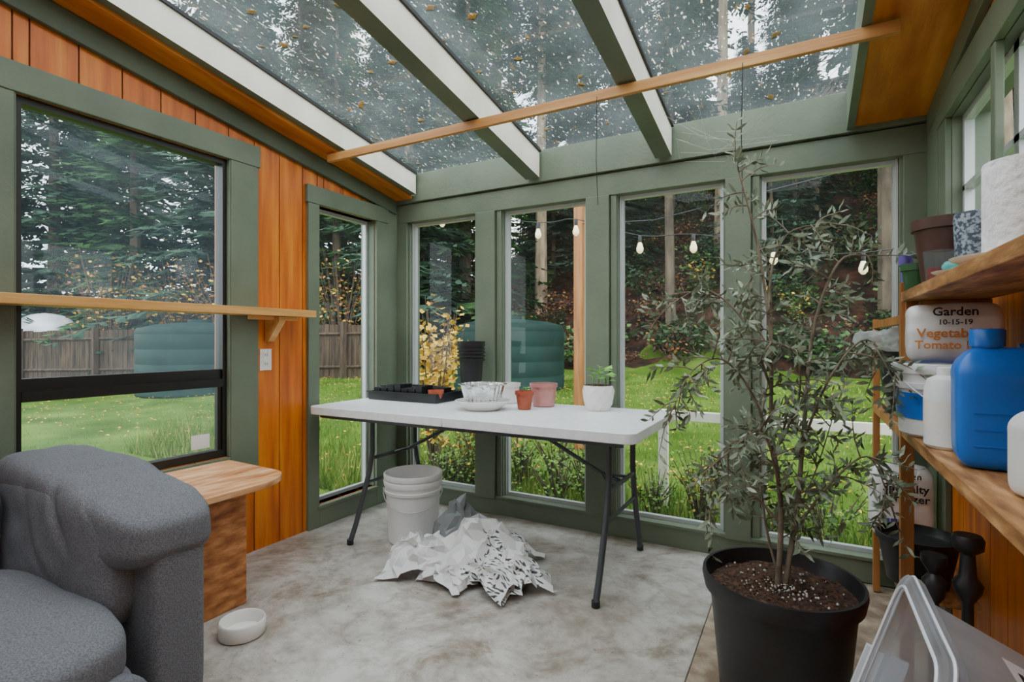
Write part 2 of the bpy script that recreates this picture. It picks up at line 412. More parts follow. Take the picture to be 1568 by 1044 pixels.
# ---------------------------------------------------------------- wooden side table
m=MB()
pl=[(LX+.03,1.0),(-2.05,1.0),(-1.99,1.05),(-1.97,1.2)]
for i in range(9):
    t=i/8*pi/2; pl.append((-2.14+.17*cos(t),1.39+.23*sin(t)))
pl+=[(LX+.03,1.64)]
m.prz(.495,.52,pl,0)
m.box(-2.10,-2.075,1.04,1.43,0,.495,1); m.box(-2.50,-2.10,1.41,1.43,0,.495,1); m.box(-2.50,-2.10,1.04,1.06,0,.495,1)
m.box(-2.50,-2.10,1.06,1.41,.06,.08,1)
m.build('wooden_side_table',[PLYTOP,PLY],bevel=.003)

# ---------------------------------------------------------------- armchair
m=MB()
def sstep(a,b,x):
    t=max(0,min(1,(x-a)/(b-a))); return t*t*(3-2*t)
def fold(x,y,z,k=1):
    # a few soft diagonal creases + gentle cushion undulation
    w=x*.9+z*.75+.05*noise.noise(Vector((x*4,y*4,z*4)))
    a=math.sin(w*34+2.5*noise.noise(Vector((x*2.2,y*2.5,z*2.2))))
    g=sstep(-.1,.35,noise.noise(Vector((x*3.1+7,y*3.1,z*3.1))))
    return k*(-(max(0,a)**5)*.010*g+.012*noise.noise(Vector((x*4.2,y*4.2,z*4.2)))+.004*noise.noise(Vector((x*12,y*12,z*12))))
def armfn(W,P):
    t=max(0,min(1,(W.x+2.5)/.94))
    drop=.035*t+.07*t**2.5
    if P.z>-.6: W.z-=drop*(P.z+.6)/1.6
    return W+P.normalized()*fold(W.x,W.y,W.z)
def inner(W,P):
    return W+P.normalized()*fold(W.x,W.y,W.z,1.5)
for yc,sg in ((.875,1),(-.125,-1)):
    m.soft((-1.985,yc+.005*sg,.30),(.41,.085,.29),9,20,0,5,0)
    m.soft((-2.035,yc-.012*sg,.60),(.475,.15,.145),4.6,60,0,7.5,0,fn=armfn)
    m.soft((-2.06,yc-.085*sg,.48),(.41,.09,.21),4.2,50,0,8,0,fn=inner)
m.soft((-1.80,.375,.36),(.43,.345,.08),4.5,40,0,6,0,fn=lambda W,P:W+P.normalized()*fold(W.x,W.y,W.z,.7))
m.soft((-1.80,.375,.19),(.42,.335,.14),8,16,.002,5,0)
m.soft((-1.40,.375,.22),(.045,.33,.13),4,16,.002,5,0)
m.soft((-2.35,.375,.42),(.12,.35,.30),4,26,.005,5,0)
m.soft((-2.29,.375,.56),(.12,.33,.16),3,26,.005,6,0)
for x in (-2.3,-1.65):
    for y in (-.1,.85): m.box(x-.03,x+.03,y-.03,y+.03,0,.05,1)
m.build('armchair',[CLOTH,BLACK],smooth=180,weld=True)

m=MB(); m.lathe([(.075,0),(.082,.006),(.083,.055),(.078,.06),(.072,.055),(.068,.014),(0,.012)],(-1.87,1.27,0),40); m.build('pet_bowl',[CERAM],smooth=50)

# ---------------------------------------------------------------- folding table
TX0,TX1,TY0,TY1,TZ=-2.49,-.59,2.09,2.87,.74
m=MB()
def rrect(x0,x1,y0,y1,r,n=6):
    p=[]
    for cx,cy,a0 in ((x1-r,y1-r,0),(x0+r,y1-r,90),(x0+r,y0+r,180),(x1-r,y0+r,270)):
        for i in range(n+1):
            a=radians(a0+90*i/n); p.append((cx+r*cos(a),cy+r*sin(a)))
    return p
xm=(TX0+TX1)/2
for a,b in ((TX0,xm-.0015),(xm+.0015,TX1)):
    ra=rrect(a,b,TY0,TY1,.05)
    ra=[((x if not ((a==TX0 and x>b-.05) or (b==TX1 and x<a+.05)) else (b if a==TX0 else a)),(y if not ((a==TX0 and x>b-.05) or (b==TX1 and x<a+.05)) else (TY1 if y>(TY0+TY1)/2 else TY0))) for x,y in ra]
    pp=[]
    for q in ra:
        if not pp or (Vector(q)-Vector(pp[-1])).length>1e-4: pp.append(q)
    if (Vector(pp[0])-Vector(pp[-1])).length<1e-4: pp.pop()
    m.prz(TZ-.045,TZ,pp,0)
r=.0145
for x in (-2.17,-.76):
    for yt,yf in ((2.28,2.11),(2.66,2.80)):
        m.tube([(x,yt,TZ-.045),(x,yt,.48),(x,yt+(yf-yt)*.12,.38),(x,yt+(yf-yt)*.4,.25),(x,yt+(yf-yt)*.75,.1),(x,yf,.012)],r,12,1)
        m.tube([(x,yf,.0),(x,yf,.03)],.018,12,2)
    m.tube([(x,2.28,.66),(x,2.66,.66)],.011,10,1); m.tube([(x,2.275,.44),(x,2.665,.44)],.011,10,1); m.tube([(x,2.22,.31),(x,2.73,.31)],.009,10,1)
    s=1 if x<-1.5 else -1
    m.tube([(x,2.47,.44),(x+s*.1,2.47,.47),(x+s*.52,2.47,.68),(x+s*.56,2.47,.695)],.010,10,1)
    m.tube([(x,2.36,.44),(x+s*.06,2.42,.455),(x+s*.1,2.47,.47)],.008,8,1); m.tube([(x,2.58,.44),(x+s*.06,2.52,.455),(x+s*.1,2.47,.47)],.008,8,1)
    m.box(x-.03,x+.03,2.22,2.72,.683,.697,1)
m.box(TX0+.06,TX1-.06,TY0+.04,TY0+.06,.672,.697,1); m.box(TX0+.06,TX1-.06,TY1-.06,TY1-.04,.672,.697,1)
m.build('folding_table',[TABLEW,STEEL,BLACK],smooth=40,bevel=.006)

Z=TZ+.001
m=MB(); x0,x1,y0,y1=-2.43,-1.90,2.52,2.80
m.prz(Z,Z+.004,rrect(x0+.01,x1-.01,y0+.01,y1-.01,.02),0)
for a,b,c,d in ((x0,x1,y0,y0+.01),(x0,x1,y1-.01,y1),(x0,x0+.01,y0+.01,y1-.01),(x1-.01,x1,y0+.01,y1-.01)): m.box(a,b,c,d,Z,Z+.055)
m.box(x0-.008,x1+.008,y0-.008,y0,Z+.048,Z+.055); m.box(x0-.008,x1+.008,y1,y1+.008,Z+.048,Z+.055)
for i in range(8):
    for j in range(4):
        if i>=7 and j<2: continue
        cx=x0+.05+i*.056; cy=y0+.045+j*.06; hh=.075+.02*((i//2*(j//2+1))%2)+R(0,.008)
        m.add([(cx-.018,cy-.018,Z+.006),(cx+.018,cy-.018,Z+.006),(cx+.018,cy+.018,Z+.006),(cx-.018,cy+.018,Z+.006),
               (cx-.026,cy-.026,Z+hh),(cx+.026,cy-.026,Z+hh),(cx+.026,cy+.026,Z+hh),(cx-.026,cy+.026,Z+hh),
               (cx-.023,cy-.023,Z+hh-.002),(cx+.023,cy-.023,Z+hh-.002),(cx+.023,cy+.023,Z+hh-.002),(cx-.023,cy+.023,Z+hh-.002),(cx,cy,Z+.02)],
              [(0,3,2,1),(0,1,5,4),(1,2,6,5),(2,3,7,6),(3,0,4,7),(4,5,9,8),(5,6,10,9),(6,7,11,10),(7,4,8,11),(8,9,12),(9,10,12),(10,11,12),(11,8,12)])
m.build('seedling_tray',[BLACK])
def pot(name,x,y,z,rb,rt,h,mats,lip=.008,liph=.02,soil=True,n=32,th=.004,fn=None,extra=None):
    m=MB()
    m.lathe([(rb*.9,0),(rb,.004),(rt-lip*.5,h-liph),(rt+lip*.3,h-liph),(rt+lip*.4,h),(rt-th,h),(rt-th-.002,h-.02),(rb+(rt-rb)*.8-th,h*.82),(0,h*.8)],(x,y,z),n,0,fn)
    if soil: m.lathe([(rt-th-.003,h-.022),(rt*.6,h-.016),(0,h-.014)],(x,y,z),n,1)
    if extra: extra(m)
    return m.build(name,mats,smooth=40)
def sprout(m,x,y,z,h,n,s,mi=2):
    m.tube([(x,y,z),(x+.004,y,z+h*.6),(x+.01,y-.004,z+h)],.0028,6,mi)
    for i in range(n):
        a=i*2.4; zz=z+h*(.55+.45*i/n); L=s*R(.8,1.2)
        d=Vector((cos(a),sin(a),.3)); p=Vector((x+.006,y,zz)); q=Vector((-sin(a),cos(a),.3))*L*.35
        m.tube([p,p+d*L*.5],.0015,4,mi,cap=False)
        m.add([p+d*L*.4,p+d*L*.8+q,p+d*L*1.3-Vector((0,0,L*.25)),p+d*L*.8-q],[(0,1,2),(0,2,3)],mi)
pot('terracotta_pot',-1.935,2.57,Z+.006,.032,.045,.07,[TERRA,SOIL])
def st(m):
    for i in range(5): m.lathe([(.078+.001*i,.25+i*.022),(.086,.25+i*.022),(.087,.262+i*.022),(.080,.264+i*.022)],(-1.80,2.75,Z),32,0)
pot('stack_of_nursery_pots',-1.80,2.75,Z,.058,.084,.37,[BLACK,BLACK],soil=False,extra=st)
m=MB(); m.lathe([(.09,0),(.10,.006),(.148,.045),(.152,.05),(.146,.052),(.10,.016),(0,.012)],(-1.53,2.45,Z),48); m.build('serving_bowl',[CERAM],smooth=50)
m=MB(); m.lathe([(.088,.02),(.09,.024),(.118,.135),(.13,.137),(.131,.141),(.116,.141),(.088,.03),(0,.028)],(-1.53,2.45,Z),120,0,fn=lambda t,z:1+.028*sin(t*24)); 
m.lathe([(.10,.055),(.05,.062),(0,.058)],(-1.53,2.45,Z),24,1)
m.build('foil_pan',[FOIL,SOIL],smooth=25)
pot('ceramic_pot',-1.54,2.775,Z,.046,.062,.12,[CERAM,SOIL])
pot('terracotta_pot',-1.33,2.56,Z,.036,.05,.10,[TERRA,SOIL,LEAFG],extra=lambda m:sprout(m,-1.33,2.56,Z+.085,.035,5,.025))
pot('pink_pot',-1.30,2.74,Z,.062,.076,.13,[PINK,SOIL],fn=lambda t,z:1+.02*abs(sin(t*5)))
m=MB(); cx,cy=-.965,2.72; rows=[(.058,0),(.075,.035),(.084,.07),(.086,.105),(.08,.135)]; n_=10; vs=[];fs=[]
for i,(rr,zz) in enumerate(rows):
    for j in range(n_):
        t_=2*pi*(j+.5*(i%2))/n_; vs.append((cx+rr*cos(t_),cy+rr*sin(t_),Z+zz))
for i in range(len(rows)-1):
    for j in range(n_):
        a=i*n_+j; b=i*n_+(j+1)%n_; c_=(i+1)*n_+j; d_=(i+1)*n_+(j+1)%n_
        if i%2==0: fs+= [(a,b,c_),(b,d_,c_)]
        else: fs+=[(a,b,d_),(a,d_,c_)]
fs.append(tuple(range(n_-1,-1,-1))); m.add(vs,fs,0)
m.lathe([(.08,.134),(.074,.134),(.07,.118),(0,.12)],(cx,cy,Z),20,1)
sprout(m,cx,cy,Z+.12,.11,7,.07); sprout(m,cx+.03,cy+.02,Z+.12,.06,4,.04); sprout(m,cx-.03,cy-.01,Z+.12,.08,4,.05)
m.build('faceted_planter',[CERAM,SOIL,LEAFG])

# ---------------------------------------------------------------- buckets
def bucket(name,x,y,z,rb,rt,h,label=False,nested=False):
    m=MB()
    def one(z0):
        m.lathe([(rb-.01,0),(rb,.008),(rt-.008,h-.07),(rt,h-.07),(rt+.002,h-.055),(rt-.004,h-.052),(rt-.003,h-.03),(rt+.003,h-.028),(rt+.006,h-.004),(rt+.003,h),(rt-.006,h),(rt-.012,h-.03),(rb-.006,.012),(0,.012)],(x,y,z+z0),48)
    one(0)
    if nested: one(.035)
    m.tube([(x+(rt+.008)*cos(t)*1,y+(rt+.008)*sin(t)*.98,z+h-.05-.10*abs(sin(t-.6))) for t in [(-2.54+i*pi/14) for i in range(15)]],.0025,6,1)
    if label:
        m.lathe([(rb+(rt-rb)*.25+.002,h*.25),(rb+(rt-rb)*.6+.002,h*.6)],(x,y,z),48,2)
    return m.build(name,[WHITE,ALU,BLUE],smooth=45)
bucket('stack_of_plastic_buckets',-1.92,2.34,0,.135,.158,.345,nested=True)

def bagmat():
    m=M('bag_print','#d8d8d4','#ecece8',6,.4)
    n=m.node_tree.nodes; l=m.node_tree.links; b=n['Principled BSDF']
    tc=n.new('ShaderNodeTexCoord')
    def nz(sc,st,rot,th,a,c,det=0):
        mp=n.new('ShaderNodeMapping'); mp.inputs['Scale'].default_value=st; mp.inputs['Rotation'].default_value=rot
        l.new(tc.outputs['Object'],mp.inputs[0])
        t=n.new('ShaderNodeTexNoise'); t.inputs['Scale'].default_value=sc; t.inputs['Detail'].default_value=det; l.new(mp.outputs[0],t.inputs['Vector'])
        r=n.new('ShaderNodeValToRGB'); r.color_ramp.interpolation='CONSTANT'
        e=r.color_ramp.elements; e[0].color=lin(a); e[1].position=th; e[1].color=lin(c); l.new(t.outputs['Fac'],r.inputs[0]); return r
    pr=nz(34,(1,4.5,1),(0,0,.5),.40,'#4a4c50','#ffffff'); mask=nz(5,(1,1,1),(0,0,0),.60,'#000000','#ffffff'); base=nz(3,(1,1,1),(1,0,0),.44,'#a4a8aa','#dededa')
    mx=n.new('ShaderNodeMix'); mx.data_type='RGBA'; mx.blend_type='MULTIPLY'
    l.new(mask.outputs[0],mx.inputs[0]); l.new(base.outputs[0],mx.inputs[6]); l.new(pr.outputs[0],mx.inputs[7]); l.new(mx.outputs[2],b.inputs['Base Color']); return m
BAG=bagmat(); BAGW=M('bag_white','#d8d8d5','#e6e6e4',5,.4); BAGG=M('bag_grey','#6f7375','#8c9192',5,.4)
m=MB()
def sheet(c,w,l_,rz,hgt,seed,mi=0,n=15,peak=(0,0)):
    o=Vector((seed*7.3,seed*3.1,seed)); vs=[];fs=[]
    rn=random.Random(seed)
    for i in range(n+1):
        for j in range(n+1):
            u=-1+2*i/n; v=-1+2*j/n
            p=Vector((u*1.8,v*1.5,0))+o
            vd=noise.voronoi(p*1.1)[0]
            cr=(vd[1]-vd[0])
            env=max(0,1-((u-peak[0])**2+(v-peak[1])**2)*.6)
            z=hgt*env*(.35+.85*(1-cr))+rn.uniform(-.014,.018)*min(1,env+.5)+.014
            x=u*w/2*(1-.2*env)+.05*noise.noise(p*2.0)+rn.uniform(-.007,.007); y=v*l_/2*(1-.2*env)+.05*noise.noise(p*2.0+Vector((9,9,9)))+rn.uniform(-.007,.007)
            X=cos(rz)*x-sin(rz)*y+c[0]; Y=sin(rz)*x+cos(rz)*y+c[1]
            vs.append((X,Y,max(.004,z+c[2])))
    for i in range(n):
        for j in range(n):
            a=i*(n+1)+j
            if (i+j)%2: fs+=[(a,a+n+1,a+n+2),(a,a+n+2,a+1)]
            else: fs+=[(a,a+n+1,a+1),(a+n+1,a+n+2,a+1)]
    m.add(vs,fs,mi)
sheet((-1.38,2.18,0),.54,.42,.25,.20,1.1,0,peak=(-.1,.2))
sheet((-1.27,2.11,.0),.44,.32,-.35,.14,2.3,0,peak=(.1,0))
sheet((-1.60,2.05,.0),.40,.26,.5,.14,5.7,1,peak=(-.1,.1))
sheet((-1.53,2.24,.03),.28,.24,1.0,.24,8.2,2,12,peak=(0,.1))
sheet((-1.14,2.12,.0),.24,.28,.9,.12,6.4,0,12)
sheet((-1.42,1.99,.0),.28,.18,-.2,.06,3.9,1,10)
m.build('crumpled_soil_bags',[BAG,BAGW,BAGG],recalc=False)

# ---------------------------------------------------------------- potted olive tree
PX,PY=-.06,1.84
E=Vector((.876,.482,0)); F=Vector((-.482,.876,0))
def W3(a,b,z): return Vector((PX,PY,0))+E*a+F*b+Vector((0,0,z))
par=bpy.data.objects.new('potted_olive_tree',None); par.location=(PX,PY,0); col.objects.link(par)
def child(m,name,mats,**k):
    ob=m.build(name,mats,**k); ob.parent=par; ob.location=ob.location-par.location; return ob
m=MB(); m.lathe([(.15,0),(.175,.01),(.202,.30),(.208,.335),(.222,.34),(.229,.375),(.227,.39),(.218,.39),(.212,.37),(.205,.34),(.20,.33),(0,.32)],(PX,PY,0),64)
child(m,'planter_pot',[BLACK],smooth=40)
m=MB()
nr=14;ns=48;vs=[];fs=[]
for i in range(nr+1):
    for j in range(ns):
        r_=.209*i/nr; t=2*pi*j/ns
        z=.345+.02*(1-i/nr)+.012*noise.noise(Vector((r_*cos(t)*18,r_*sin(t)*18,0)))
        vs.append((PX+r_*cos(t),PY+r_*sin(t),z))
for i in range(nr):
    for j in range(ns): fs.append((i*ns+j,i*ns+(j+1)%ns,(i+1)*ns+(j+1)%ns,(i+1)*ns+j))
m.add(vs,fs,0)
for i in range(420):
    a=R(0,6.28); r_=abs(random.gauss(0,.08)); r_=min(r_,.19); s=R(.0015,.004)
    m.soft((PX+.01+r_*cos(a),PY-.02+r_*sin(a),.362+R(-.006,.006)),(s,s,s),2,2,0,1,1 if random.random()<.35 else 0)
child(m,'potting_soil',[SOIL,PERL],smooth=60)
m=MB(); L=MB()
def catm(p,n=6):
    out=[]
    for i in range(len(p)-1):
        p0=p[max(i-1,0)];p1=p[i];p2=p[i+1];p3=p[min(i+2,len(p)-1)]
        for k in range(n):
            t=k/n
            out.append(.5*((2*p1)+(-p0+p2)*t+(2*p0-5*p1+4*p2-p3)*t*t+(-p0+3*p1-3*p2+p3)*t**3))
    out.append(p[-1]); return out
def leaf(p,d,s):
    d=d.normalized(); q=d.cross(Vector((R(-1,1),R(-1,1),R(-.2,1)))).normalized()*s*.13
    n_=d.cross(q).normalized()*s*.06
    L.add([p,p+d*s*.35+q+n_,p+d*s,p+d*s*.35-q+n_,p+d*s*.7+q*.8-n_*.3,p+d*s*.7-q*.8-n_*.3],[(0,1,3),(1,4,5,3),(4,2,5)],0 if random.random()<.65 else 1)
def twig(p,d,Ln):
    pts=[p]; q=p.copy(); d=d.normalized(); k=6
    for i in range(k):
        d=(d+Vector((R(-.15,.15),R(-.15,.15),R(-.28,.08)))).normalized(); q=q+d*Ln/k; pts.append(q.copy())
    m.tube(pts,[.002*(1-i/(k+1))+.0006 for i in range(k+1)],5,0,cap=False)
    for i in range(1,k+1):
        for s in range(2):
            dd=(pts[i]-pts[i-1]).normalized(); sd=dd.cross(Vector((R(-1,1),R(-1,1),R(-1,1)))).normalized()
            leaf(pts[i],dd*.5+sd*R(.5,1),R(.028,.048))
stems=[
 [(-.01,0,.34),(.0,.0,.6),(-.02,.02,.85),(-.03,0,1.1),(-.06,.02,1.4),(-.13,0,1.64)],
 [(.01,0,.34),(.05,.0,.6),(.1,.05,.85),(.13,.05,1.15),(.18,0,1.36),(.28,0,1.38)],
 [(-.01,.02,.75),(-.1,-.03,.95),(-.2,-.05,1.06),(-.3,-.08,1.03),(-.36,-.1,.93)],
 [(-.02,.01,.95),(-.11,.0,1.17),(-.21,.05,1.28),(-.30,.05,1.25)],
 [(.07,.03,.75),(.1,-.08,1.0),(.2,-.1,1.12),(.28,-.12,1.0)],
 [(.03,0,.5),(.1,-.05,.66),(.2,-.1,.78),(.27,-.1,.64)],
 [(0,0,.55),(-.08,.03,.64),(-.17,.05,.72),(-.22,.02,.6)],
 [(-.04,.0,1.2),(0,.05,1.36),(.05,.05,1.46),(.12,.0,1.48)],
 [(.0,0,.36),(-.03,.04,.55),(-.02,.1,.8),(.03,.12,1.05),(.02,.1,1.25)],
 [(.02,0,.4),(.08,.06,.55),(.17,.1,.7),(.24,.12,.88)],
 [(-.0,.0,.6),(-.06,-.08,.75),(-.12,-.12,.86),(-.22,-.14,.8)],
 [(.0,.0,.8),(.03,-.05,.95),(.0,-.08,1.08),(-.1,-.08,1.12)]]
for si,s in enumerate(stems):
    P=catm([W3(*q) for q in s]); n_=len(P); r0=.009 if si<2 else .0045
    m.tube(P,[r0*(1-.75*i/n_) for i in range(n_)],8,0)
    for i in range(4,n_):
        if P[i].z<.50: continue
        for k in range(2):
            if random.random()<(.5 if P[i].z>1.25 else .54):
                d=(P[i]-P[i-1]).normalized(); sd=d.cross(Vector((R(-1,1),R(-1,1),R(-1,1)))).normalized()
                twig(P[i],d*.5+sd,R(.07,.16))
    twig(P[-1],P[-1]-P[-2],.15)
child(m,'branches',[BARK],smooth=180,recalc=False); child(L,'leaves',[LEAFO,LEAFO2],recalc=False)

# ---------------------------------------------------------------- right shelving unit
m=MB(); xf=.27; xb=RX-.026
m.box(xf,xb,.6,2.04,1.238,1.268,0); m.box(xf,xb,.6,2.04,.818,.848,0)
for y in (2.05,.66): 
    m.box(xf,xf+.035,y+.002,y+.035,0,1.238 if y<1 else 1.30,1)
m.box(xf+.005,xf+.03,2.84,2.875,0,1.21,1)
m.box(xf+.005,xf+.03,2.085,2.84,1.17,1.20,1); m.box(xf+.04,xf+.17,2.05,2.86,.815,.835,0); m.box(xf+.005,xf+.035,2.085,2.84,.80,.833,1)
m.box(xf+.003,xb,2.085,2.84,.29,.31,0)
for z in (1.2,.78): m.box(xf+.04,xb,1.98,2.02,z-.0,z+.037,1)
m.box(xf+.01,xb,2.02,2.05,1.19,1.238,1)
m.build('wooden_shelf_unit',[SHELFW,PINEZ],bevel=.002)
ZT=1.269; ZM=.849
pot('brown_plant_pot',.355,1.90,ZT,.055,.078,.19,[BROWN,SOIL],soil=False,liph=.03)
m=MB()
m.lathe([(.024,0),(.026,.004),(.034,.06),(.038,.06),(.038,.08),(.033,.08),(.024,.05),(0,.05)],(.30,2.00,ZT),28); m.build('green_plant_pot',[M('green_plastic','#2f5a34','#3c6b40',9,.5)],smooth=40)
m=MB(); m.lathe([(.012,0),(.014,.05),(.02,.052),(.02,.085),(0,.09)],(.285,2.066,ZT+.032),20); m.build('purple_bottle',[M('purple_plastic','#6b5aa8',rough=.4)],smooth=40)
m=MB(); m.lathe([(.026,0),(.028,.004),(.034,.085),(.032,.085),(.026,.008),(0,.006)],(.315,1.77,ZT),28,0); m.lathe([(.024,.01),(.026,.04),(0,.04)],(.315,1.77,ZT),20,1); m.build('glass_cup',[CLEARC,REDM],smooth=40)
m=MB(); m.lathe([(.036,0),(.042,.006),(.048,.15),(.047,.17),(.042,.17),(.038,.02),(0,.02)],(.385,1.73,ZT),36); m.build('ceramic_vase',[VASE],smooth=40)
m=MB(); m.lathe([(.035,0),(.06,.012),(.062,.015),(.036,.006),(0,.005)],(.335,1.62,ZT),36); m.soft((.335,1.63,ZT+.025),(.035,.03,.015),2.5,12,.01,30,1); m.build('small_plate',[CERAM,TEAL],smooth=60)
m=MB(); m.lathe([(.05,0),(.098,.018),(.10,.022),(.055,.008),(0,.006)],(.372,1.43,ZT),44); m.build('dinner_plate',[CERAM],smooth=60)
m=MB(); m.lathe([(.02,0),(.062,0),(.064,.01),(.064,.20),(.062,.205),(.022,.205),(.02,.19),(.02,0.0)],(.394,1.45,ZT+.012),40); m.build('paper_towel_roll',[PAPER],smooth=40)
bucket('utility_bucket',.358,1.90,ZM,.112,.125,.205,label=True)
def bag(name,c,w,d,h,rotz,lines):
    m=MB(); X=Matrix.Translation(c)@rotm('Z',rotz)
    m.X=X
    def f(W,P):
        k=1-.6*max(0,abs(P.z))**4
        W.y*=k; W.x*=1+.04*(abs(P.z)**3)
        return W
    m.soft((0,0,h/2),(w/2,d/2,h/2),6,20,.004,14,0,fn=f)
    m.X=None
    for body,z,size,mi,dx in lines:
        m.text(body,X@Matrix.Translation((dx,-d/2-.006,z))@rotm('X',pi/2),size,mi)
    m.X=X
    if h>.25:
        for i in range(4):
            for j in range(2): m.box(-w*.36+i*.026,-w*.36+i*.026+.022,-d/2-.0052,-d/2-.004,h*.12+j*.03,h*.12+j*.03+.026,3)
    m.X=None
    return m.build(name,[WHITE,DARKT,ORANGET,LABELP],smooth=60)
rz=radians(-4)
bag('fertilizer_bag',(.362,1.87,ZM+.206),.205,.10,.165,rz,[('Garden',.14,.032,1,0),('10-15-19',.112,.02,1,0),('Vegetable &',.082,.034,2,0),('Tomato Food',.05,.031,2,0)])
bag('fertilizer_bag',(.35,2.66,.311),.21,.11,.30,radians(8),[('Garden',.265,.035,1,0),('Specialty',.215,.044,1,0),('Fertilizer',.175,.044,1,0)])
m=MB()
m.lathe([(.045,0),(.052,.008),(.052,.15),(.045,.172),(.026,.182),(.026,.2),(.022,.203),(0,.203)],(.322,1.69,ZM),36); m.lathe([(.0527,.04),(.0527,.12)],(.322,1.69,ZM),36,1)
m.build('white_supplement_jar',[WHITE,CERAM],smooth=35)
def jug(name,x,y,z,s,body,cap,rz=0):
    m=MB(); m.X=Matrix.Translation((x,y,z))@rotm('Z',rz)@Matrix.Scale(s,4)
    def f(W,P):
        if W.z>.19:
            t=min(1,(W.z-.19)/.07); W.x=W.x*(1-.4*t*t)-.012*t; W.y*=1-.5*t*t
        return W
    m.soft((0,0,.13),(.088,.062,.13),7,28,0,1,0,fn=f)
    m.tube([(.02,0,.252),(.06,0,.252),(.088,0,.225),(.098,0,.17),(.098,0,.11),(.078,0,.08)],.017,12,0)
    m.lathe([(.026,.0),(.026,.03)],(-.03,0,.245),24,0); m.lathe([(.031,0),(.031,.035),(.028,.038),(0,.038)],(-.03,0,.262),24,1,fn=lambda t,z:1+.015*sin(t*24))
    for i in range(3): m.box(-.06,.05,-.0635,-.0615,.05+i*.035,.053+i*.035,0)
    m.X=None
    return m.build(name,[body,cap],smooth=50,weld=True)
jug('blue_jug',.375,1.48,ZM,.98,BLUE,BLUE,radians(-5))
jug('white_jug',.370,1.22,ZM,.58,WHITE,BLUE,radians(10))
m=MB(); m.lathe([(.03,0),(.035,.01),(.07,.10),(.085,.22),(.09,.24),(.084,.24),(.06,.1),(0,.05)],(.335,2.45,.836),36)
m.build('tapered_planter',[BLACK],smooth=40)
m=MB(); 
def pf(W,P):
    W.z+=.02*noise.noise(W*22); return W
m.soft((.29,2.40,1.115),(.12,.085,.028),2.6,26,.02,18,0,fn=pf); m.build('plastic_sheet',[glass_mat('film',.8,'#e4e7e8')],smooth=30,weld=True)
pot('stack_of_nursery_pots',.335,2.20,0.312,.085,.115,.16,[BLACK,BLACK],soil=False,liph=.02)
m=MB()
m.lathe([(.05,0),(.055,.01),(.03,.03),(.014,.06),(.014,.2),(.026,.22),(.026,.25),(.014,.27),(.013,.42),(.03,.45),(.034,.47),(.02,.49),(.016,.55),(.034,.565),(.036,.59),(.03,.6),(0,.6)],(.385,1.82,0),28)
m.lathe([(.03,0),(.04,.01),(.014,.03),(.012,.40),(.025,.42),(.028,.46),(.012,.48),(.03,.51),(.03,.53),(0,.53)],(.315,1.83,0),24)
m.build('black_candlestick',[BLACK],smooth=50)
# storage bin (standing on its side, leaning on the wall)
m=MB(); 
t=Vector((.30,0,.954)).normalized(); nrm=Vector((-.954,0,.30)).normalized(); yv=Vector((0,1,0))
c=Vector((.125,1.33,.30))
X=Matrix(((t.x,yv.x,nrm.x,c.x),(t.y,yv.y,nrm.y,c.y),(t.z,yv.z,nrm.z,c.z),(0,0,0,1)))
m.X=X
def ring(hx,hy,z,r=.06): return [(x,y,z) for x,y in rrect(-hx,hx,-hy,hy,r,8)]
rings=[ring(.20,.15,-.325),ring(.222,.168,-.318),ring(.232,.178,-.30),ring(.262,.205,-.045),ring(.266,.209,-.035),ring(.288,.228,-.033),ring(.292,.232,-.025),ring(.292,.232,-.004),ring(.288,.228,.0),ring(.27,.212,.0),ring(.264,.206,-.006)]
k=len(rings[0]); vs=[p for rr in rings for p in rr]; fs=[]
for i in range(len(rings)-1):
    for j in range(k): fs.append((i*k+j,i*k+(j+1)%k,(i+1)*k+(j+1)%k,(i+1)*k+j))
fs.append(tuple(range(k)))
m.add(vs,fs,0)
for hx,hy,zz in ((.292,.232,-.014),(.268,.211,.001)):
    rp=ring(hx,hy,zz); m.tube(rp+[rp[0]],.0035,6,1,cap=False)
rp=ring(.231,.177,-.302); m.tube(rp+[rp[0]],.0022,6,1,cap=False)
m.box(-.07,.07,-.245,-.230,-.08,.008,1); m.box(-.07,.07,.230,.245,-.08,.008,1)
def sx(z): return .232+(.262-.232)*(z+.30)/.255+.0012
m.add([(sx(-.24),-.06,-.24),(sx(-.24),.05,-.24),(sx(-.15),.05,-.15),(sx(-.15),-.06,-.15)],[(0,1,2,3)],3)
for i in range(4):
    z0=-.232+i*.02; m.add([(sx(z0)+.0006,-.05,z0),(sx(z0)+.0006,.03-.02*(i%2),z0),(sx(z0+.008)+.0006,.03-.02*(i%2),z0+.008),(sx(z0+.008)+.0006,-.05,z0+.008)],[(0,1,2,3)],2 if i==0 else 4)
m.X=None
m.build('storage_bin',[CLEARP,M('bin_edge','#dfe3e8',rough=.3),REDM,WHITE,DARKT],smooth=40)

